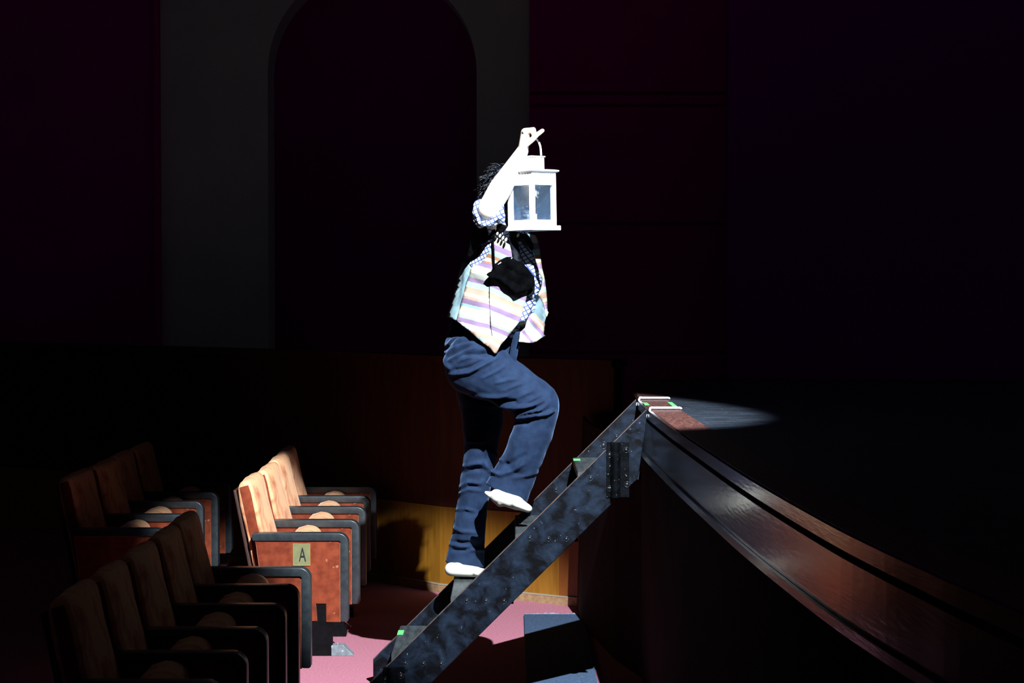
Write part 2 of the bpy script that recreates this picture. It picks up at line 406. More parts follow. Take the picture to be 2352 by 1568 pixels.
# arcaded side wall beyond the parapet
def arch_wall():
    yw = 13.0
    def X(px): return (px-1176)/F*yw
    def Z(py): return CAMZ + (640-py)/F*yw
    c = X(856); r = X(1095)-c; zs = Z(166); top = 4.6; z0 = .3
    bm = bmesh.new()
    for xa, xb in ((X(372), c-r), (c+r, X(1216))): box(bm, (xa, yw, z0), (xb, yw+.35, top))
    n = 28
    arc = [(c - r*math.cos(PI*k/n), zs + r*math.sin(PI*k/n)) for k in range(n+1)]
    for (x0, zz0), (x1, zz1) in zip(arc, arc[1:]):
        v = [bm.verts.new(p) for p in ((x0,yw,zz0),(x1,yw,zz1),(x1,yw,top),(x0,yw,top),(x0,yw+.35,zz0),(x1,yw+.35,zz1),(x1,yw+.35,top),(x0,yw+.35,top))]
        for f in ((0,1,2,3),(4,7,6,5),(0,4,5,1),(3,2,6,7)): bm.faces.new([v[i] for i in f])
    bmesh.ops.remove_doubles(bm, verts=bm.verts, dist=1e-4)
    tag(fin('wall_side', bm, M['plaster']), kind='structure')
    bm = bmesh.new(); box(bm, (X(360), yw-.06, z0), (X(372), yw+.3, top)); tag(fin('trim_3', bm, M['drape']), kind='structure')
    bm = bmesh.new(); box(bm, (-6, yw+.9, 0), (X(1216), yw+1.0, top)); tag(fin('wall_niche', bm, M['niche']), kind='structure')
    bm = bmesh.new(); box(bm, (-6, yw+.05, 0), (X(360), yw+.3, top)); tag(fin('wall_left', bm, M['niche']), kind='structure')
    # panelled proscenium side
    bm = bmesh.new()
    z = .3
    zz = [.3, 1.15, 2.0, 2.78, 2.86, 3.55, 4.6]
    for a, b in zip(zz, zz[1:]): box(bm, (X(1216), yw-.1, a+.012), (X(1660), yw+.3, b-.012))
    box(bm, (X(1216), yw-.06, .3), (X(1660), yw+.3, 4.6))
    tag(fin('wall_proscenium', bm, M['drape']), kind='structure')
    bm = bmesh.new(); box(bm, (X(1660), yw-.3, 0), (6, yw+.3, 4.6)); tag(fin('wall_right', bm, M['masking']), kind='structure')
arch_wall()

# stage: edge in plan (X, Y)
SE = [(1.02,1.3),(.82,2.3),(.719,2.97),(.684,3.26),(.655,3.52),(.625,3.86),(.59,4.43),(.567,4.92),(.546,5.53),(.522,6.3),(.506,7.05),(.503,7.5),(.510,8.07),(.545,8.8),(.62,9.55)]
SE = [(p.x, p.y) for p in smoothpath([Vector((x,y,0)) for x, y in SE], 4)]
ST = 1.15
def offset_curve(pts, d):
    P = [Vector((x, y)) for x, y in pts]; out = []
    for i in range(len(P)):
        t = (P[min(i+1, len(P)-1)] - P[max(i-1, 0)]).normalized(); out.append((P[i].x + t.y*d, P[i].y - t.x*d))
    return out
def strip_solid(bm, a, b, z0, z1):
    rows = [[bm.verts.new((p[0],p[1],z0)), bm.verts.new((q[0],q[1],z0)), bm.verts.new((q[0],q[1],z1)), bm.verts.new((p[0],p[1],z1))] for p, q in zip(a, b)]
    for r, s in zip(rows, rows[1:]):
        for k in range(4): bm.faces.new((r[k], s[k], s[(k+1) % 4], r[(k+1) % 4]))
    bm.faces.new(rows[0][::-1]); bm.faces.new(rows[-1])
bm = bmesh.new()
inner = offset_curve(SE, .125)
strip_solid(bm, inner, [(5.5, y) for x, y in inner], ST-.19, ST-.002)
stage = tag(fin('stage', bm, M['stageblack']), kind='structure')
def stagepart(name, d0, d1, z0, z1, m):
    bm = bmesh.new(); strip_solid(bm, offset_curve(SE, d0), offset_curve(SE, d1), z0, z1)
    return fin(name, bm, m, stage)
stagepart('edge_board', .012, .124, ST-.034, ST, M['edgewood'])
stagepart('upper_fascia', .0, .012, ST-.034, ST-.0005, M['fascia'])
stagepart('groove', .022, .05, ST-.052, ST-.034, M['groove'])
stagepart('fascia_board', .004, .05, ST-.170, ST-.052, M['fascia'])
stagepart('lower_lip', -.006, .06, ST-.192, ST-.171, M['fascia'])
# skirt below the stage
BP = [(1.14,1.3),(.70,4.4),(.62,5.5),(.56,6.6),(.535,7.3),(.53,7.95),(.44,8.35),(.355,9.2),(.350,9.64)]
bm = bmesh.new()
Bt = [(x, y) for x, y in BP]; Bb = [(x-(.028 if y > 9 else 0), y) for x, y in BP]
rows = []
for (x, y), (xb, yb) in zip(Bt, Bb): rows.append([bm.verts.new((xb, y, 0)), bm.verts.new((xb+.03, y, 0)), bm.verts.new((x+.012, y, ST-.193)), bm.verts.new((x, y, ST-.193))])
for r, s in zip(rows, rows[1:]):
    for k in range(4): bm.faces.new((r[k], s[k], s[(k+1) % 4], r[(k+1) % 4]))
bm.faces.new(rows[0][::-1]); bm.faces.new(rows[-1])
fin('stage_skirt', bm, M['baseblack'], stage)

# mat on the floor
mt = empty('floor_mat', (.2, 8.7, 0)); tag(mt, 'blue-grey mat with a frayed pale edge on the red carpet behind the staircase', 'mat')
bm = bmesh.new(); box(bm, (.058, 7.60, .001), (.345, 9.40, .012)); fin('mat_body', bm, M['matblue'], mt)
bm = bmesh.new()
x = .06
while x < .325:
    w = random.uniform(.01, .03); box(bm, (x, 9.40, .001), (min(x+w, .325), 9.40+random.uniform(.012, .05), .011)); x += w
y = 7.95
fin('frayed_edge', bm, M['matfray'], mt)

# ================================================================== SEATS
def arc_pts(cx, cz, r, a0, a1, n=6): return [(cx+r*math.cos(a0+(a1-a0)*k/n), cz+r*math.sin(a0+(a1-a0)*k/n)) for k in range(n+1)]
def arm_parts(parent, y, plate=False):
    # velvet side panel with its notch
    poly = [(-.405,.503),(-.034,.503),(-.034,.146),(-.098,.146),(-.098,.226),(-.142,.226),(-.136,.150),(-.345,.150),(-.372,.30)]
    bm = prism(poly, y-.024, y+.024, .002, 1); fin('side_panel', bm, M['velvet'], parent, local=True)
    bm = bmesh.new()
    for ys in (y-.0255, y+.0255):
        E = [(-.403,.502),(-.036,.502),(-.036,.148)]
        tube(bm, [(a, ys, b) for a, b in [(-.378,.32),(-.403,.500),(-.036,.500),(-.036,.149)]], .0016, 5)
    fin('piping', bm, M['velvet_edge'], parent, local=True)
    # padded rim over the top and down the front
    out = [(-.412,.534)] + arc_pts(-.044,.490,.044, PI/2, 0, 8) + [(0,.156),(-.006,.150),(-.030,.150),(-.034,.156)] + arc_pts(-.042,.494,.008,0,PI/2,3) + [(-.412,.502),(-.417,.508),(-.417,.528)]
    bm = prism(out, y-.033, y+.033, .011, 4); fin('arm_rim', bm, M['rim'], parent, smooth=True, local=True, autosmooth=50)
def make_seat():
    r = empty('theatre_seat', (0,0,0))
    arm_parts(r, 0)
    # backrest
    prof = [(-.492,.725),(-.478,.752),(-.450,.760),(-.428,.744),(-.415,.70),(-.385,.56),(-.340,.40),(-.320,.30),(-.40,.28)]
    bm = prism(prof, .030, .452, .022, 4)
    bmesh.ops.subdivide_edges(bm, edges=[e for e in bm.edges if e.calc_length() > .05], cuts=5, use_grid_fill=True)
    bmesh.ops.triangulate(bm, faces=[f for f in bm.faces if len(f.verts) > 4])
    for v in bm.verts:
        k = noise.noise(v.co*11)*.007 + .012*math.sin(PI*(v.co.y-.03)/.44)*(1 if v.co.x > -.45 else 0)
        v.co.x += k; v.co.z += noise.noise(v.co*9+Vector((3,3,3)))*.006*(1 if v.co.z > .6 else 0)
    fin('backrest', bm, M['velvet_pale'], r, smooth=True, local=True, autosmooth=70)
    # velvet side gusset of the backrest
    bm = prism([(-.478,.728),(-.440,.738),(-.428,.70),(-.400,.56),(-.352,.38),(-.335,.31),(-.395,.31),(-.43,.50)], .026, .034, .002, 2)
    fin('side_gusset', bm, M['velvet'], r, smooth=True, local=True, autosmooth=40)
    bm = prism([(-.508,.715),(-.494,.715),(-.400,.24),(-.415,.24)], .034, .447, .004, 2); fin('back_board', bm, M['brown_metal'], r, local=True)
    # tipped-up seat
    bm = prism([(-.285,.480),(-.262,.503),(-.222,.516),(-.185,.511),(-.158,.490),(-.150,.44),(-.185,.24),(-.30,.22),(-.29,.40)], .04, .455, .016, 3)
    for v in bm.verts: v.co.z += noise.noise(v.co*12)*.006
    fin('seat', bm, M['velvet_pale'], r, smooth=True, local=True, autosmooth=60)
    # standard and floor fixing
    bm = prism([(-.165,.30),(-.075,.30),(-.070,.012),(-.20,.0),(-.24,.0),(-.24,.03),(-.17,.05)], -.018, .018, .003, 2); 
    box(bm, (-.26,-.03,0), (-.062,.03,.045))
    fin('standard', bm, M['black_metal'], r, local=True)
    bm = prism([(-.075,.0),(.022,.0),(.018,.006),(-.022,.046),(-.075,.046)], -.032, .032, .002, 2); 
    bmesh.ops.create_uvsphere(bm, u_segments=8, v_segments=6, radius=.006, matrix=Matrix.Translation((-.05,-.005,.048)))
    fin('foot_bracket', bm, M['grey_metal'], r, local=True)
    bm = prism([(-.22,.15),(-.165,.15),(-.165,.03),(-.20,.05)], .018, .44, .003, 1); fin('rail', bm, M['brown_metal'], r, local=True)
    return r
proto = make_seat()
used = [False]
def seat(x, y, pitch, label, group, cat='theatre seat', endarm=False):
    o = proto if not used[0] else copy_tree(proto)
    used[0] = True
    o.location = (x, y, 0); o.scale = (1, pitch/.49, 1)
    tag(o, label, cat, group)
    return o
A = [(-.710,8.44),(-.698,8.90),(-.707,9.41),(-.720,9.88),(-.733,10.33)]
labA = ['orange velvet theatre seat on the aisle whose side panel carries the letter A plate',
        'second lit orange velvet seat beyond the one carrying the letter plate',
        'third lit seat from the aisle, its peach velvet back reaching highest in the light',
        'farthest front-row seat, its back fading out of the light beside the wood wall']
seatsA = []
for i in range(4):
    seatsA.append(seat(A[i][0], A[i][1], A[i+1][1]-A[i][1]-.004, labA[i], 'front row seats beyond the aisle'))
Nn = [(-.769,7.0),(-.767,6.58),(-.773,6.13),(-.784,5.74),(-.795,5.32)]
labN = ['dark aisle seat of the near block, its far arm rim lit before the letter plate',
        'unlit seat second from the aisle in the near dark block, beside the lit rim',
        'unlit seat third from the aisle in the near dark block',
        'unlit seat fourth from the aisle in the near block, outlined by a thin glint',
        'nearest unlit seat whose rim shows at the bottom edge of the picture']
seatsN = []
for i in range(5):
    seatsN.append(seat(Nn[i][0], Nn[i][1], (7.43, 7.0, 6.58, 6.13, 5.74)[i]-Nn[i][1]-.004, labN[i], 'front row seats nearest the camera'))
Bq = [(-1.53,8.59),(-1.52,9.11),(-1.53,9.64),(-1.52,10.06),(-1.535,10.56)]
labB = ['second-row seat at the left end of the light, half in shadow',
        'second-row seat with a lit peach cushion, second from the left end',
        'second-row seat with orange panel, third from the left end',
        'second-row seat with a tall lit orange panel, just left of the lit front-row backs']
seatsB = []
for i in range(4):
    seatsB.append(seat(Bq[i][0], Bq[i][1], Bq[i+1][1]-Bq[i][1]-.004, labB[i], 'second row seats beyond the aisle'))
for q in seatsA[1:] + seatsB[1:] + seatsN:
    for ch in list(q.children):
        if ch.name.startswith('foot_bracket'): bpy.data.objects.remove(ch)
# far end arms
def endarm(st, yl):
    p0 = list(st.children)
    for ch in p0:
        if ch.name.split('.')[0] in ('side_panel', 'arm_rim', 'piping', 'standard'):
            c = ch.copy(); COL.objects.link(c); c.parent = st; c.location = (0, yl, 0)
endarm(seatsA[3], .49); endarm(seatsB[3], .49); endarm(seatsN[0], .49)
# letter plate
sa = seatsA[0]
pl = bmesh.new()
# plate centre: pixel (692,1273)
cx = -.913+.710; cz = .4415; hw = .0365; hh = .047
box(pl, (cx-hw, -.0275, cz-hh), (cx+hw, -.0240, cz+hh)); plo = fin('row_plate', pl, M['brass'], sa, local=True); plo['label'] = 'brass plate with the letter A'
bm = bmesh.new()
for a, b in (((cx-hw, cz+hh),(cx+hw, cz+hh)),((cx+hw, cz+hh),(cx+hw, cz-hh)),((cx+hw, cz-hh),(cx-hw, cz-hh)),((cx-hw, cz-hh),(cx-hw, cz+hh))):
    tube(bm, [(a[0], -.0278, a[1]), (b[0], -.0278, b[1])], .0011, 6)
fin('plate_frame', bm, M['brass_edge'], plo, local=True)
fc = bpy.data.curves.new('t', 'FONT'); fc.body = 'A'; fc.size = .084; fc.extrude = .0006; fc.align_x = 'CENTER'; fc.offset = -.0002
fo = bpy.data.objects.new('t', fc); COL.objects.link(fo); dg = bpy.context.evaluated_depsgraph_get(); dg.update()
tm = bpy.data.meshes.new_from_object(fo.evaluated_get(dg)); bpy.data.objects.remove(fo)
xs = [v.co.x for v in tm.vertices]; ys = [v.co.y for v in tm.vertices]
kx = .0155*2/(max(xs)-min(xs)); kz = .060/(max(ys)-min(ys)); mxx = (max(xs)+min(xs))/2; my = (max(ys)+min(ys))/2
for v in tm.vertices: v.co = Vector((cx+.004+(v.co.x-mxx)*kx, -.0284 - v.co.z, cz+(v.co.y-my)*kz))
lo = link('letter', tm, M['ink'], None, smooth=False); lo.parent = plo; tm.materials.clear(); tm.materials.append(M['ink']); lo['label'] = 'black letter A'

# ================================================================== STAIRCASE
stc = empty('portable_staircase', (-.05, 7.51, 0))
tag(stc, 'scuffed black wooden steps with green tape marks, hooked onto the stage edge', 'staircase')
YN, YF = 7.21, 7.82
SPOLY = [(-.561,0),(-.561,.098),(.369,1.021),(.500,1.150),(.4985,1.10),(.4675,.894),(.437,.868),(.3675,.8247),(.3675,.798),(-.434,0)]
def stringer(y0, y1):
    bm = prism(SPOLY, y0, y1, .0025, 1)
    return fin('stringer', bm, M['paint'], stc)
sn = stringer(YN, YN+.028); sf = stringer(YF, YF+.028)
for y0, s in ((YN, sn), (YF, sf)):
    bm = bmesh.new()
    a = Vector((-.561, 0, .0985)); b = Vector((.500, 0, 1.1505)); n = Vector((-.704, 0, .71))
    v = [bm.verts.new(p) for p in (a+Vector((0,y0+.001,0))+n*.0002, b+Vector((0,y0+.001,0))+n*.0002, b+Vector((0,y0+.027,0))+n*.0002, a+Vector((0,y0+.027,0))+n*.0002,
                                   a+Vector((0,y0+.001,0))+n*.0016, b+Vector((0,y0+.001,0))+n*.0016, b+Vector((0,y0+.027,0))+n*.0016, a+Vector((0,y0+.027,0))+n*.0016)]
    for f in ((0,1,2,3),(4,7,6,5),(0,4,5,1),(1,5,6,2),(2,6,7,3),(3,7,4,0)): bm.faces.new([v[i] for i in f])
    e = fin('worn_edge', bm, M['woodedge'], None); e.parent = s; e.data.transform(Matrix.Translation(-stc.location))
TR = [(-.451,.238),(-.229,.452),(.012,.685),(.245,.918)]
for i, (x, z) in enumerate(TR):
    bm = prism([(x, z-.028),(x, z-.003),(x+.003, z),(x+.235, z),(x+.235, z-.028)], YN+.028, YF, 0); t = fin('tread', bm, M['tread'], stc)
    w, h = (.022, .040) if i in (0, 1) else ((.018,.010) if i == 2 else (.026,.030))
    oy = YF-.075 if i < 2 else YF-.06
    if i == 0: oy -= .03
    bm = bmesh.new(); box(bm, (x-.0012, oy-h*2.3, z-.001), (x+w, oy, z+.0012))
    g = fin('green_tape', bm, M['tape'], None); g.parent = t; g.data.transform(Matrix.Translation(-stc.location)); g['label'] = 'green tape mark'
# bolts on the near stringer
def bolt(px, py, y, parent, r=.0055):
    c = W(px, py, y)
    bm = bmesh.new()
    bmesh.ops.create_uvsphere(bm, u_segments=10, v_segments=6, radius=r, matrix=Matrix.Translation(c) @ Matrix.Diagonal((1,.6,1,1)))
    ring = [c + Vector((math.cos(k*PI/6)*r*1.6, -.0003, math.sin(k*PI/6)*r*1.6)) for k in range(13)]
    tube(bm, ring, .0009, 5)
    o = fin('bolt', bm, M['bolt'], None, smooth=True); o.parent = parent; o.data.transform(Matrix.Translation(-stc.location))
for cxp, cyp in ((1040,650),(1158,655),(1272,655),(640,1048),(762,1048),(877,1050),(250,1443),(365,1446),(478,1447),(1425,270),(1540,275)):
    bolt(840+cxp*.3622, 1000+cyp*.3622, YN, sn)
for p in ((1386,1022),(1416,1003),(1277,1124)): bolt(p[0], p[1], YF, sf, .009 if p[0] == 1386 else .0055)
# socket brackets: half pipe with bolted flanges
def bracket(pxl, pxr, pyt, pyb, y):
    a = W(pxl, pyt, y); b = W(pxr, pyb, y); w = b.x-a.x
    bm = bmesh.new(); n = 12
    x0, x1 = a.x+w*.17, a.x+w*.62; c = (x0+x1)/2; r = (x1-x0)/2
    sec = [(a.x, y-.004),(x0, y-.004)] + [(c-r*math.cos(PI*k/n), y-.004-r*1.1*math.sin(PI*k/n)) for k in range(n+1)] + [(b.x, y-.004),(b.x, y),(a.x, y)]
    lo = [bm.verts.new((x, yy, b.z)) for x, yy in sec]; hi = [bm.verts.new((x, yy, a.z)) for x, yy in sec]
    m = len(sec); bm.faces.new(lo[::-1]); bm.faces.new(hi)
    for k in range(m): bm.faces.new((lo[k], lo[(k+1) % m], hi[(k+1) % m], hi[k]))
    o = fin('socket_bracket', bm, M['paint2'], stc, smooth=True, autosmooth=40)
    return o
M['paint2'] = mat('glossy_black_enamel', (.0006,.0007,.001), (.0022,.003,.0045), spec=.22, rough=.3, scale=30, bump=.25, bscale=90, specks=(90,.70,(.3,.27,.22)))
bk = bracket(1393, 1445, 1015, 1141, YN)
for p in ((1400,1044),(1438,1033),(1401,1121),(1440,1112)): bolt(p[0], p[1], YN-.005, bk, .0065)
bk2 = bracket(880, 930, 1531, 1600, YN)
for p in ((884,1561),(921,1552)): bolt(p[0], p[1], YN-.005, bk2, .0065)
# hooks over the stage edge
for (y, pts) in ((YN+.012, [(1468,972),(1489,951),(1494,942),(1500,940.5),(1553,940.5),(1561,942),(1564,946),(1564.5,953)]), (YF+.012, [(1449,940),(1464,926),(1470,920),(1477,918),(1525,918.5),(1534,921),(1537,925),(1537,931)])):
    bm = bmesh.new(); P = [W(a, b, y) for a, b in pts]
    for i, p in enumerate(P):
        if i > 1 and i < 6: p.z = max(p.z, ST+.008)
        if i >= 6: p.z = max(p.z, ST+.004 if i == 7 else ST+.006)
    tube(bm, smoothpath(P, 4), .0042, 8); fin('hook', bm, M['hook'], stc, smooth=True)
bm = bmesh.new(); box(bm, (.512, 7.50, ST+.0004), (.530, 7.63, ST+.0016)); g1 = fin('floor_tape', bm, M['tape']); tag(g1, 'green tape square between the two hooks, nearest the steps on the stage edge', 'tape', 'tape marks on the stage edge')
bm = bmesh.new(); box(bm, (.612, 7.42, ST+.0004), (.630, 7.66, ST+.0016)); g1 = fin('floor_tape', bm, M['tape']); tag(g1, 'green tape strip by the hook tips where the stage edge board meets the black floor', 'tape', 'tape marks on the stage edge')

# ================================================================== LANTERN
LY = 7.345
lc = W(1223, 524, LY); lan = empty('lantern', (lc.x, LY, lc.z)); 
tag(lan, 'white square metal lantern with glass panes held up before the face', 'lantern')
rotL = Matrix.Rotation(math.radians(45), 4, 'Z')
def lbox(bm, a, b):
    vs = box(bm, a, b)
    return vs
def lfin(name, bm, m, parent=lan, lean=True):
    bm.transform(Matrix.Rotation(math.radians(-1.0), 4, 'Y') @ rotL)
    bmesh.ops.recalc_face_normals(bm, faces=bm.faces)
    me = bpy.data.meshes.new(name); bm.to_mesh(me); bm.free(); me.materials.append(m)
    o = bpy.data.objects.new(name, me); COL.objects.link(o); o.parent = parent; return o
s = .0645; k = 1/613.
bm = bmesh.new(); lbox(bm, (-.0765,-.0765,-.010), (.0765,.0765,.008)); bmesh.ops.bevel(bm, geom=bm.edges, offset=.002, segments=1, affect='EDGES'); lfin('base', bm, M['white_paint'])
# frame: posts + rails
bm = bmesh.new(); pw = .0155
z0, z1 = .008, .207
for sx in (-1, 1):
    for sy in (-1, 1):
        lbox(bm, (sx*s, sy*s, z0), (sx*(s-pw), sy*(s-pw), z1))
for (zz0, zz1) in ((.008, .030), (.160, .207)):
    lbox(bm, (-s+.002,-s+.001,zz0),(s-.002,-s+.007,zz1)); lbox(bm, (-s+.002,s-.007,zz0),(s-.002,s-.001,zz1))
    lbox(bm, (-s+.001,-s+.002,zz0),(-s+.007,s-.002,zz1)); lbox(bm, (s-.007,-s+.002,zz0),(s-.001,s-.002,zz1))
lfin('frame', bm, M['white_paint'])
for i, (ax, sg) in enumerate(((0,-1),(0,1),(1,-1),(1,1))):
    bm = bmesh.new(); e = s-pw; 
    if ax: lbox(bm, (sg*(s-.005),-e,.030),(sg*(s-.007),e,.160))
    else: lbox(bm, (-e,sg*(s-.005),.030),(e,sg*(s-.007),.160))
    lfin('glass_pane', bm, M['glass'])
bm = bmesh.new()
for i in range(9):
    q = -s+.010+i*.0136
    lbox(bm, (q, -s-.0008, .196), (q+.006, -s, .204)); lbox(bm, (-s-.0008, q, .196), (-s, q+.006, .204))
lfin('vent_slots', bm, M['roof_grey'])
bm = bmesh.new()
v = []
r0, r1 = .068, .0735
for zz, rr in ((.207, r0), (.2115, r1), (.2165, r1), (.219, .060)):
    v.append([bm.verts.new((a*rr, b*rr, zz)) for a, b in ((-1,-1),(1,-1),(1,1),(-1,1))])
for a, b in zip(v, v[1:]):
    for q in range(4): bm.faces.new((a[q], a[(q+1)%4], b[(q+1)%4], b[q]))
bm.faces.new(v[0][::-1]); bm.faces.new(v[-1]); lfin('roof', bm, M['roof_grey'])
bm = bmesh.new(); lbox(bm, (-.034,-.034,.219),(.034,.034,.266)); lfin('chimney', bm, M['white_paint'])
bm = bmesh.new(); lbox(bm, (-.0375,-.0375,.266),(.0375,.0375,.270)); lfin('cap', bm, M['roof_grey'])
# candle inside
bm = bmesh.new(); bmesh.ops.create_cone(bm, segments=20, radius1=.018, radius2=.018, depth=.045, cap_ends=True, matrix=Matrix.Translation((0,0,.0306))); lfin('candle', bm, M['white_paint'])
HP = [(1203,357),(1203,340),(1208,326),(1217,317),(1226,315),(1235,322),(1241,337),(1243,357)]
bm = bmesh.new(); tube(bm, smoothpath([W(a, b, LY) for a, b in HP], 6), .0038, 10)
fin('handle', bm, M['white_paint'], lan, smooth=True)

# ================================================================== PERSON
PC = W(1065, 1325, 7.70)
per = empty('person', (PC.x, PC.y, .452))
tag(per, 'person in a striped waistcoat, checked shirt and flared navy trousers climbing the steps, lantern raised', 'person')
def pfin(name, me, m, label=None):
    me.materials.clear(); me.materials.append(m)
    me.transform(Matrix.Translation(-per.location))
    me.polygons.foreach_set('use_smooth', [True]*len(me.polygons))
    o = bpy.data.objects.new(name, me); COL.objects.link(o); o.parent = per
    if label: o['label'] = label
    return o
YB = 7.58
# ---- body: one continuous skin (torso, head, arms, hands, legs)
def build_body():
    b = bmesh.new()
    # torso core
    capsule(b, W(1112,790,YB), .105, W(1130,720,YB), .095, sy=1.15)
    capsule(b, W(1130,720,YB), .100, W(1160,600,YB), .105, sy=1.25)
    ellip(b, W(1162,590,YB), (.10,.16,.075))
    # neck
    capsule(b, W(1170,565,YB), .052, W(1186,520,YB), .048)
    # head: cranium, face, jaw; looks to the right, a little toward the viewer
    H = W(1184,457,YB); R = Matrix.Rotation(math.radians(-28), 3, 'Z')
    def hp(x, y, z): return H + R @ Vector((x, y, z))
    ellip(b, hp(-.010,0,.028), (.092,.074,.082), R)
    ellip(b, hp(.028,0,-.022), (.060,.060,.082), R)
    ellip(b, hp(.048,0,-.080), (.034,.038,.026), R)           # chin
    capsule(b, hp(-.01,0,-.06), .046, hp(.035,0,-.085), .032)
    ellip(b, hp(.079,0,.022), (.012,.048,.012), R)            # brow
    capsule(b, hp(.082,0,.008), .010, hp(.098,0,-.022), .0145, n=12); ellip(b, hp(.080,0,-.014), (.016,.020,.026), R)   # nose
    for sg in (-1, 1):
        ellip(b, hp(.092,sg*.012,-.027), (.009,.008,.007), R)
        ellip(b, hp(.062,sg*.040,-.020), (.020,.018,.018), R)  # cheek
        ellip(b, hp(-.008,sg*.075,-.008), (.018,.008,.030), R) # ear
    ellip(b, hp(.086,0,-.049), (.010,.022,.006), R); ellip(b, hp(.084,0,-.058), (.011,.019,.007), R)
    # raised right arm: shoulder comes forward to the elbow, forearm rises to the lantern handle
    sh = W(1142,556,YB-.12); el = W(1122,480,7.28); wr = W(1200,347,7.335)
    capsule(b, W(1150,588,YB-.05), .055, sh, .045); capsule(b, sh, .044, el, .040)
    mid = el.lerp(wr, .35)
    capsule(b, el, .041, mid, .0445); capsule(b, mid, .0445, wr, .0235)
    # left arm, bent behind the far flap of the waistcoat
    sl = W(1190,585,YB+.15); ll = W(1206,690,YB+.17); wl_ = W(1196,735,YB+.08)
    capsule(b, W(1170,585,YB+.08), .06, sl, .052); capsule(b, sl, .045, ll, .036); capsule(b, ll, .035, wl_, .022)
    # legs (inside the trousers)
    capsule(b, W(1095,835,YB-.06), .06, W(1225,925,YB-.13), .045); capsule(b, W(1225,925,YB-.13), .045, W(1165,1120,YB-.11), .034)
    capsule(b, W(1100,835,YB+.08), .06, W(1106,1030,YB+.15), .04); capsule(b, W(1106,1030,YB+.15), .038, W(1066,1287,7.715), .026)
    return b
body = meld(build_body(), .0048, 4, .5)
# hand with five fingers, closed on the handle (same skin, finer)
def build_hand():
    b = bmesh.new(); y = 7.335
    capsule(b, W(1194,356,y), .0225, W(1202,340,y), .020, sy=1.0)
    capsule(b, W(1202,340,y), .020, W(1207,305,y), .0185, sy=1.75)     # palm
    for i in range(4):
        yy = y - .030 + i*.0195; L = (.92, 1.04, 1.0, .84)[i]; r = .0088 if i < 3 else .0078
        k0 = W(1205,302 + (0,-2,-1,2)[i],yy); k1 = W(1205+20*L,297+(2,0,1,4)[i],yy); k2 = W(1207+22*L,317,yy); k3 = W(1213,325,yy)
        capsule(b, k0, r*1.12, k1, r*1.02, n=12); capsule(b, k1, r, k2, r*.95, n=12); capsule(b, k2, r*.95, k3, r*.85, n=12)
    # thumb leaves the side of the palm near its base, angled up past the fingers
    ty = y-.036
    capsule(b, W(1204,334,ty+.012), .013, W(1221,322,ty), .0105, n=12); capsule(b, W(1221,322,ty), .0105, W(1234,309,ty), .0095, n=12); capsule(b, W(1234,309,ty), .0095, W(1246,300,ty), .0085, n=12)
    return b
hand_me = meld(build_hand(), .0026, 3, .5)
# left hand (mostly hidden behind the waistcoat flap)
b = bmesh.new(); h0 = W(1196,735,YB+.08)
capsule(b, h0, .020, h0+Vector((-.05,-.05,-.012)), .020, sy=1.2)
for i in range(4):
    q = h0+Vector((-.058,-.055,.020-.016*i)); q2 = q+Vector((-.030,-.008,-.006)); capsule(b, q, .0088, q2, .008, n=10); capsule(b, q2, .008, q2+Vector((-.012,.018,-.008)), .0072, n=10)
capsule(b, h0+Vector((-.01,-.02,.012)), .011, h0+Vector((-.04,-.05,.040)), .009, n=10)
left_me = meld(b, .0028, 3, .5)
b = bmesh.new()
for q in (body, hand_me, left_me): b.from_mesh(q); bpy.data.meshes.remove(q)
pfin('body', meld(b, .0031, 2, .4), M['skin'])
for sg in (-1, 1):
    bm = bmesh.new(); H = W(1184,457,YB); R = Matrix.Rotation(math.radians(-28), 3, 'Z')
    ellip(bm, H + R @ Vector((.079,sg*.030,.006)), (.008,.012,.008), R)
    fin('eye', bm, M['eyewhite'], per, smooth=True)
bm = bmesh.new(); ellip(bm, H + R @ Vector((.0905,0,-.053)), (.006,.019,.007), R); fin('lips', bm, M['lips'], per, smooth=True)

# ---- feet in split-toe socks
def foot(heel, ball, toe, r=(.030,.034,.020), ank=None):
    b = bmesh.new()
    capsule(b, heel, r[0], ball, r[1]*.8, sy=1.15); capsule(b, ball, r[1]*.72, toe, r[2]*.75, sy=1.9)
    if ank: capsule(b, ank, .026, heel.lerp(ball,.25), .026)
    me = meld(b, .004, 5, .5); return me
f1 = foot(W(1037,1307,7.655), W(1095,1313,7.65), W(1145,1322,7.645), (.0275,.026,.018), W(1060,1290,7.70))
zf = min(v.co.z for v in f1.vertices)
for v in f1.vertices:
    if v.co.z < .4535: v.co.z = .4535
pfin('sock', f1, M['sock'], 'white sock, standing foot flat on the step')
f2 = foot(W(1143,1139,YB-.15), W(1187,1155,YB-.16), W(1214,1168,YB-.165), (.030,.034,.020), W(1160,1128,YB-.12))
f2b = bmesh.new(); f2b.from_mesh(f2)
capsule(f2b, W(1116,1131,YB-.15), .007, W(1150,1147,YB-.15), .028, sy=1.1)
bpy.data.meshes.remove(f2)
pfin('sock', meld(f2b, .004, 5, .5), M['sock'], 'white sock, raised foot with the toes pointing down')

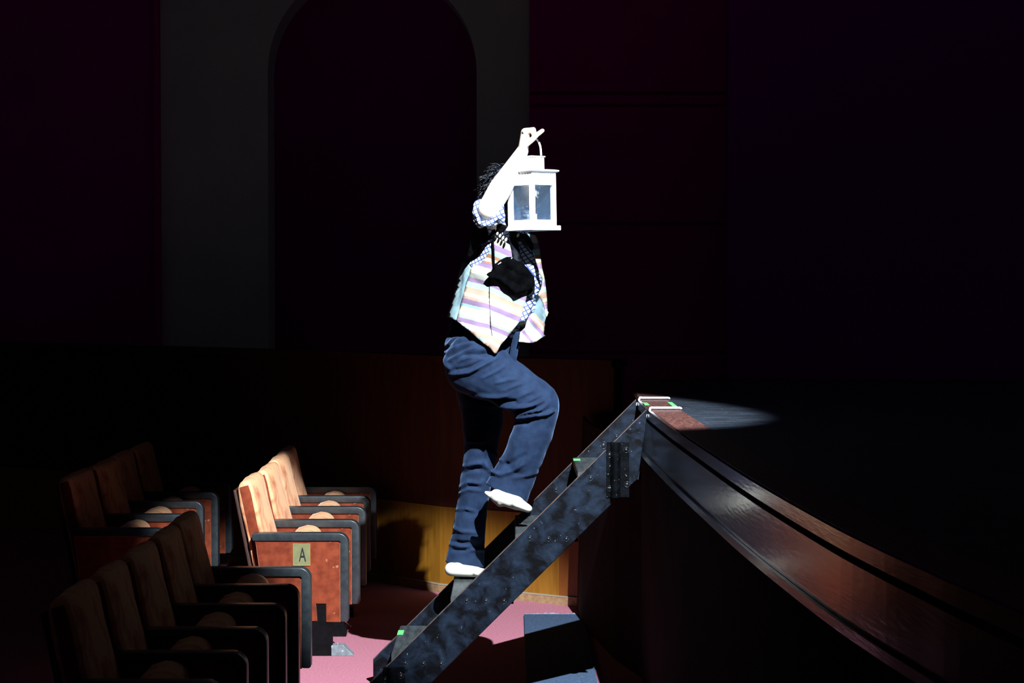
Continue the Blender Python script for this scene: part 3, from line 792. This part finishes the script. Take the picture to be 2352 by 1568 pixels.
# ---- trousers
def C3(x, y): return (980+x*.2296, 740+y*.2296)
def C4(x, y): return (960+x*.2041, 1080+y*.2041)
def build_trousers():
    b = bmesh.new(); yn = YB-.115; yf = YB+.112
    # seat and waist
    capsule(b, W(1110,762,YB), .128, W(1100,800,YB), .135, flat0=True, sy=1.12)
    capsule(b, W(1120,757,YB), .118, W(1112,790,YB), .128, flat0=True, sy=1.15)
    capsule(b, W(1090,805,YB), .120, W(1092,835,YB), .115, sy=1.3)
    ellip(b, W(1150,800,YB), (.072,.12,.09))
    # raised leg
    capsule(b, W(1092,838,yn), .121, W(1165,880,yn-.01), .094, sy=.85)
    capsule(b, W(1165,880,yn-.01), .094, W(1234,925,yn-.015), .083, sy=.85)
    capsule(b, W(1236,930,yn-.015), .084, W(1226,985,yn-.01), .079, sy=.85)
    capsule(b, W(1226,985,yn-.01), .079, W(1200,1055,yn), .076, sy=.9)
    capsule(b, W(1200,1055,yn), .074, W(1162,1134,yn), .090, flat1=True, sy=.62)
    # standing leg
    capsule(b, W(1098,850,yf-.02), .10, W(1108,960,yf), .083, sy=.9)
    capsule(b, W(1108,960,yf), .083, W(1104,1035,yf), .067, sy=.95)
    capsule(b, W(1104,1035,yf), .066, W(1086,1150,yf), .062)
    capsule(b, W(1086,1150,yf), .062, W(1077,1225,yf), .066, sy=.85)
    capsule(b, W(1077,1225,yf), .067, W(1067,1297,7.70), .080, flat1=True, sy=.62)
    return b
tr = meld(build_trousers(), .005, 7, .5)
FL = []
def rid(pts, w=5, a=.006, C=C3): FL.append(([C(*p) for p in pts], w, a*1.55))
for p in ([(200,240),(290,175),(420,150)], [(190,310),(330,240),(470,205)], [(230,385),(350,315),(480,255)], [(330,390),(400,355),(520,330)],
          [(260,520),(420,500),(560,430),(700,360)], [(170,330),(200,420),(240,470)]): rid(p, 4.5, .0085)
for p in ([(560,560),(700,490),(780,440)], [(690,610),(830,575),(900,570)], [(780,680),(880,640),(960,610)], [(930,745),(1000,710),(1060,690)], [(1000,800),(1080,760),(1130,730)]): rid(p, 3.5, .004)
rid([(450,735),(700,745),(800,735)], 4, .008)
for p in ([(610,835),(900,845),(1050,835),(1160,790)], [(900,935),(1040,890),(1140,870),(1200,830)], [(880,970),(1060,940),(1200,915),(1270,880)]): rid(p, 4, .010)
rid([(400,330),(560,310),(650,300)], 6, -.015)
rid([(500,790),(700,790),(880,790)], 4.5, -.012); rid([(870,905),(1000,870),(1100,860)], 3.5, -.010); rid([(880,1005),(1000,1000),(1090,960)], 5, -.011)
rid([(210,350),(330,280),(470,225)], 3, -.007); rid([(200,265),(300,205),(440,175)], 3, -.006); rid([(250,480),(400,460),(560,390)], 3.5, -.007)
rid([(570,1400),(620,1480),(740,1530),(850,1490),(960,1420)], 5, .009); rid([(380,1440),(520,1410),(560,1420)], 4, .008); rid([(400,1190),(560,1195)], 4, .005)
rid([(600,1270),(740,1375)], 6, .010); rid([(370,1500),(480,1460),(600,1480)], 4, -.009); rid([(560,1230),(580,1380),(560,1560)], 4, -.006)
rid([(700,1410),(820,1420),(980,1330)], 6, -.006); rid([(880,1560),(1100,1500)], 5, .006)
for p in ([(480,200),(560,130),(700,150)], [(450,270),(560,210),(690,230)], [(440,440),(540,430),(640,460)], [(370,830),(460,850),(580,860)], [(560,900),(700,890),(760,900)], [(380,640),(500,690),(640,700)]): rid(p, 4, .006, C4)
for p in ([(470,230),(600,170),(700,190)], [(380,800),(500,820),(600,810)], [(380,890),(480,900),(580,890)]): rid(p, 4, -.006, C4)
folds(tr, FL, .0035)
tro = pfin('trousers', tr, M['denim'])
bm = bmesh.new()
tube(bm, smoothpath([W(px, py, yy) for px, py, yy in ((1098,1040,7.612),(1088,1130,7.622),(1082,1200,7.625),(1080,1297,7.612))], 6), .0012, 5)
# waistband
wb = bmesh.new(); capsule(wb, W(1112,748,YB), .128, W(1108,766,YB), .134, flat0=True, flat1=True, sy=1.13, n=40)
wo = fin('waistband', wb, M['denim'], per, smooth=True, autosmooth=40)
bm.free()

# ---- shirt: torso, rolled sleeve
b = bmesh.new()
capsule(b, W(1116,775,YB), .118, W(1134,710,YB), .116, sy=1.2)
capsule(b, W(1134,710,YB), .117, W(1162,605,YB), .122, sy=1.25)
ellip(b, W(1163,590,YB), (.118,.178,.085))
capsule(b, W(1172,572,YB), .068, W(1186,540,YB), .056)
capsule(b, W(1150,588,YB-.07), .070, W(1142,552,YB-.13), .064); capsule(b, W(1142,552,YB-.13), .060, W(1122,498,7.33), .046, flat1=True)
capsule(b, W(1172,590,YB+.09), .070, W(1192,590,YB+.15), .064); capsule(b, W(1192,590,YB+.14), .060, W(1208,685,YB+.16), .050); capsule(b, W(1208,685,YB+.16), .050, W(1200,722,YB+.11), .040)
sm_ = meld(b, .005, 6, .5); folds(sm_, [([(1100,540),(1150,560)], 5, .006), ([(1205,600),(1235,680)], 5, .006)], .005)
pfin('shirt', sm_, M['plaid'])
# rolled cuff: a thick ring of cloth round the elbow
b = bmesh.new(); c0 = W(1120,487,7.285); ax = (W(1112,462,7.20)-W(1126,520,7.40)).normalized()
a_ = ax.orthogonal().normalized(); b_ = ax.cross(a_)
for q in range(3):
    ring = []
    for k in range(33):
        th = k*2*PI/32; rr = .047+.006*math.sin(3*th+q)+.003*math.sin(7*th)
        ring.append(c0 - ax*(q*.013-.004) + (a_*math.cos(th)+b_*math.sin(th))*rr)
    tube(b, ring, [.011+.002*math.sin(5*i+q) for i in range(33)], 10)
me = meld(b, .003, 3, .5); folds(me, [], .004); pfin('rolled_cuff', me, M['plaid'])

# ---- waistcoat: cut panels laid over the torso
def torso_hw(py):                                   # centre and half width of the waistcoat silhouette
    t = (py-600)/135.
    return 1156 - 13*max(0,t), 92 + 24*max(-.3, t)
def near_depth(px, py, d=.172):
    c, h = torso_hw(py); u = max(-1, min(1, (px-c)/(h*1.03)))
    k = (1-abs(u)**2.4)**.5
    sh = 1.0 if py > 600 else min(1.12, 1+(600-py)/420.)
    return YB - .035 - d*k*sh + .004*math.sin(px*.11+py*.03)+.003*math.sin(px*.05-py*.09)
def far_depth(px, py): 
    c, h = torso_hw(py); u = max(-1, min(1, (px-c)/(h*1.03)))
    return YB + .02 + .17*(1-abs(u)**2.4)**.5
def C2(x, y): return (980+x*.2296, 500+y*.2296)
def uv_st(px, py):
    sl = .25 if px < 1125 else .42
    return (px/330., (py - sl*(px-1125)-500)/330.)
vf = [C2(*p) for p in ((672,180),(700,200),(770,235),(830,270),(850,350),(855,400),(900,470),(985,540),(1060,640),(1030,700),(1010,720),(990,830),(960,930),(935,1030),(870,1110),(800,1200),(740,1270),(700,1350),(680,1362),(640,1310),(560,1250),(460,1160),(370,1090),(300,1030),(320,950),(350,830),(380,730),(400,640),(430,560),(445,500),(560,440),(620,350),(665,270))]
creases = [([C2(630,610),C2(628,800),C2(635,950),C2(640,1100),C2(655,1180)], 1.6, .006), ([C2(780,700),C2(900,780),C2(980,830)], 3, -.004),
           ([C2(430,560),C2(500,640),C2(600,680)], 5, .004), ([C2(640,1180),C2(700,1240),C2(720,1290)], 3, .005), ([C2(330,900),C2(450,960),C2(600,980)], 5, .003),
           ([C2(700,900),C2(820,950),C2(930,960)], 6, -.004)]
patch('waistcoat_front_panel', vf, near_depth, M['stripes'], per, 6, .004, uv_st, creases)['label'] = 'striped near front of the waistcoat, pointed at the hem'
bm = bmesh.new(); P = [C2(*p) for p in ((632,600),(628,720),(630,850),(636,980),(642,1090),(656,1180))]
tube(bm, smoothpath([W(x, y, near_depth(x, y)-.0025) for x, y in P], 4), [.0012+.0006*math.sin(i*.5) for i in range(21)], 5); fin('dart_seam', bm, M['ink'], per, smooth=True)
# side back in pale lining satin
vb = [C2(*p) for p in ((360,445),(410,450),(445,500),(440,560),(425,640),(405,730),(380,830),(350,930),(330,1032),(300,1030),(260,1010),(212,990),(230,920),(270,780),(300,660),(330,540))]
patch('waistcoat_side_panel', vb, lambda x, y: near_depth(x, y)+.004, M['lining'], per, 6, .004, None, [([C2(360,540),C2(330,700),C2(300,900)], 4, .006), ([C2(400,560),C2(380,640)], 4, -.005)])['label'] = 'pale cyan satin side of the waistcoat'
# back of the waistcoat, round the far side
back = [C2(*p) for p in ((360,445),(450,380),(560,300),(660,230),(760,210),(900,220),(1000,200),(1060,180),(1100,260),(1140,450),(1180,640),(1195,800),(1195,980),(1150,1150),(1080,1120),(900,1080),(700,1100),(500,1080),(300,1030),(212,990),(270,780),(330,540))]
patch('waistcoat_back_panel', back, far_depth, M['lining'], per, 8, .004)['label'] = 'pale back of the waistcoat'
# far front flap, hanging open
def flap_depth(px, py):
    t = max(0, min(1, (px-1195)/62.)); s_ = max(0,(py-700)/90.)
    return YB - .190 + .085*t**1.6 - .02*s_ + .006*math.sin(py*.12+px*.05)
fl1 = [C2(*p) for p in ((1040,165),(1085,175),(1110,230),(1130,310),(1140,420),(1155,520),(1180,620),(1195,750),(1203,850),(1205,930),(1218,945),(1200,990),(1190,980),(1178,900),(1165,850),(1130,790),(1115,770),(1150,700),(1160,620),(1120,520),(1090,420),(1060,330),(1060,240))]
patch('waistcoat_far_panel', fl1, flap_depth, M['stripes'], per, 6, .004, lambda x, y: (x/330., (y+.10*(x-1250)-500)/330.))['label'] = 'striped far front edge of the waistcoat'
fl2 = [C2(*p) for p in ((1020,985),(1060,950),(1090,960),(1115,1000),(1180,1060),(1175,1110),(1165,1165),(1185,1180),(1140,1205),(1100,1235),(1060,1250),(1000,1248),(920,1240),(930,1180),(940,1140),(985,1100),(1000,1040))]
patch('waistcoat_hem_flap', fl2, lambda x, y: flap_depth(x, y)+.02, M['stripes'], per, 6, .004, lambda x, y: (x/330., (y-1.2*(x-1230)-545)/330.), [([C2(960,1150),C2(1060,1240)], 3, .005), ([C2(1100,1000),C2(1160,1150)], 3, -.005)])['label'] = 'striped flap of the far waistcoat hem'
# checked shirt front showing between the panels
pf = [C2(*p) for p in ((860,230),(920,215),(1000,290),(1050,330),(1080,420),(1120,520),(1150,640),(1135,720),(1090,780),(1065,790),(1060,880),(1030,960),(980,1030),(935,1040),(960,930),(985,830),(1010,720),(1000,640),(930,480),(880,370))]
patch('shirt_front', pf, lambda x, y: near_depth(x, y, .15)+.012+max(0,(x-1215))*.0012, M['plaid'], per, 6, .003)['label'] = 'blue and white checked shirt front'
pf = [C2(*p) for p in ((655,230),(668,330),(620,390),(575,440),(545,480),(470,505),(440,480),(400,455),(440,425),(500,390),(560,310),(610,260))]
patch('shirt_shoulder', pf, lambda x, y: near_depth(x, y)+.006, M['plaid'], per, 6, .003, None)['label'] = 'checked shirt at the armhole'
# trouser front hanging in the light
pf = [C3(*p) for p in ((880,95),(935,90),(925,200),(905,330),(880,450),(850,420),(830,330),(850,220))]
patch('trouser_front', pf, lambda x, y: YB-.16+.0006*(1200-x), M['denim'], per, 6, .006)
# dark scarf and the bag strap
pf = [C2(*p) for p in ((820,130),(900,140),(1010,170),(1060,260),(1050,330),(1010,300),(940,230),(910,240),(930,330),(930,420),(970,480),(1060,590),(1080,640),(1075,760),(1010,790),(1020,700),(940,540),(860,440),(850,350),(835,270))]
patch('neck_scarf', pf, lambda x, y: near_depth(x, y, .165)-.006, M['hair'], per, 6, .006)['label'] = 'dark scarf hanging at the neck'

pf = [(1096,512),(1120,520),(1150,514),(1166,520),(1156,532),(1136,536),(1132,546),(1122,552),(1104,562),(1090,576),(1080,590),(1073,594),(1076,575),(1082,545),(1086,524)]
pf2 = pf
sh_o = patch('net_shawl', pf, lambda x, y: 7.31+max(0,y-515)*.0012, M['knit'], per, 5, .008, None, [([(1095,525),(1090,590)], 3, .006), ([(1110,525),(1104,575)], 3, .006), ([(1125,525),(1120,560)], 3, .006), ([(1140,520),(1138,540)], 3, .006)]); sh_o['label'] = 'black knitted net over the shoulder'
# beads
for cx_, cy_, rw, rh in ((706,160,11,19),(733,182,12,22),(762,204,12,24),(792,222,13,24),(915,175,11,20)):
    p = C2(cx_, cy_); bm = bmesh.new(); q = W(p[0], p[1], 7.33 if cx_ < 900 else near_depth(p[0], p[1])-.02)
    ellip(bm, q, (rw*.2296/590, .009, rh*.2296/590), Matrix.Rotation(.4, 3, 'Y'))
    fin('necklace_bead', bm, M['bead'], per, smooth=True)

# bag on its strap
bagc = W(1175,630,7.40); bag = empty('shoulder_bag', bagc); tag(bag, 'black cloth bag on a thin strap lying across the chest of the waistcoat', 'bag')
bp_ = [C2(*p) for p in ((612,580),(625,565),(680,520),(672,470),(740,425),(800,390),(850,395),(940,450),(1000,520),(1060,590),(1065,660),(1040,700),(1010,725),(880,765),(860,745),(820,695),(800,680),(690,610),(640,605))]
def bag_depth(x, y):
    return near_depth(x, y) - .022 + .003*math.sin((x+y)*.12)
bo = patch('bag_body', bp_, bag_depth, M['leather'], bag, 6, .03, None, [([C2(700,460),C2(850,520),C2(1000,600)], 4, .005), ([C2(680,560),C2(850,640),C2(980,700)], 4, .005), ([C2(820,430),C2(960,560)], 3, -.004)])
bm = bmesh.new(); P = [C2(*p) for p in ((676,545),(672,450),(668,330),(664,235),(690,150),(760,110))]
tube(bm, smoothpath([W(x, y, near_depth(x, y)-.010) for x, y in P], 5), .0042, 6); fin('strap', bm, M['leather'], bag, smooth=True)
bm = bmesh.new()
for (xa, ya), (xb, yb) in (((712,468),(745,445)), ((845,412),(855,398))):
    p, q = C2(xa, ya), C2(xb, yb); tube(bm, [W(p[0], p[1], bag_depth(*p)-.0165), W(q[0], q[1], bag_depth(*q)-.0165)], .0016, 6)
fin('zip_pull', bm, M['hook'], bag, smooth=True)

# ---- hair: a mass of thick curly locks
b = bmesh.new()
H = W(1180,455,YB)
ellip(b, H+Vector((-.008,.01,.030)), (.108,.100,.106))
ellip(b, H+Vector((-.035,.00,-.035)), (.075,.088,.090))
capsule(b, H+Vector((-.070,.0,-.06)), .070, W(1128,560,YB-.02), .062, sy=1.2)
hv = meld(b, .005, 4, .5); folds(hv, [], .010, front_only=False)
b = bmesh.new(); b.from_mesh(hv); bpy.data.meshes.remove(hv)
# keep the face clear: cut hair in front of the forehead line
R = Matrix.Rotation(math.radians(-28), 3, 'Z'); Hd = W(1184,457,YB); fdir = R @ Vector((1,0,0))
kill = [v for v in b.verts if (v.co-Hd).dot(fdir) > .058 and v.co.z < Hd.z+.055]
for v in kill: v.co -= fdir*((v.co-Hd).dot(fdir)-.050)
rnd = random.Random(3)
def lock(p0, d, n, L, r, curl):
    pts = [p0.copy()]; d = d.normalized(); ph = rnd.uniform(0, 6)
    for i in range(n):
        t = i/n
        d = (d + Vector((rnd.uniform(-.3,.3), rnd.uniform(-.3,.3), rnd.uniform(-.3,.3)))*curl + Vector((0,0,-.14))).normalized()
        pts.append(pts[-1] + d*L/n)
    tube(b, pts, [r*(1-.75*i/n) for i in range(n+1)], 5)
for i in range(620):
    th = rnd.uniform(0, 2*PI); ph = math.acos(rnd.uniform(-.6, 1))
    n_ = Vector((math.sin(ph)*math.cos(th), math.sin(ph)*math.sin(th), math.cos(ph)))
    p = H + Vector((-.010,.01,.028)) + Vector((n_.x*.104, n_.y*.10, n_.z*.102))
    if (p-Hd).dot(fdir) > .045 and p.z < Hd.z+.05: continue
    lock(p, n_*.7+Vector((-.35,rnd.uniform(-.4,.4),-.5)), 7, rnd.uniform(.03,.055), .0034, 1.5)
for i in range(150):                                        # long locks falling on the shoulder
    p = Vector((rnd.uniform(-.12,-.02), rnd.uniform(-.08,.07), rnd.uniform(-.10,0))) + H
    q = W(rnd.uniform(1088,1160), rnd.uniform(540,598), YB+rnd.uniform(-.12,.05))
    m1 = p.lerp(q,.5)+Vector((rnd.uniform(-.03,.0), rnd.uniform(-.02,.02), 0))
    pts = [x + Vector((math.sin(k*1.7+i)*.004, math.cos(k*1.9+i)*.004, 0)) for k, x in enumerate(smoothpath([p, m1, q], 7))]
    tube(b, pts, [.0042*(1-.5*k/len(pts)) for k in range(len(pts))], 5)
for i, (pp, qq) in enumerate((((1130,400),(1099,411)), ((1140,392),(1118,386)), ((1128,410),(1103,405)), ((1150,384),(1120,384)), ((1105,490),(1086,505)), ((1110,470),(1092,480)))):
    p = W(*pp, YB-.04); q = W(*qq, YB-.06); tube(b, smoothpath([p, p.lerp(q,.5)+Vector((0,0,.006)), q], 5), .0013, 4)
bmesh.ops.recalc_face_normals(b, faces=b.faces)
me = bpy.data.meshes.new('hair'); b.to_mesh(me); b.free(); pfin('hair', me, M['hair'])
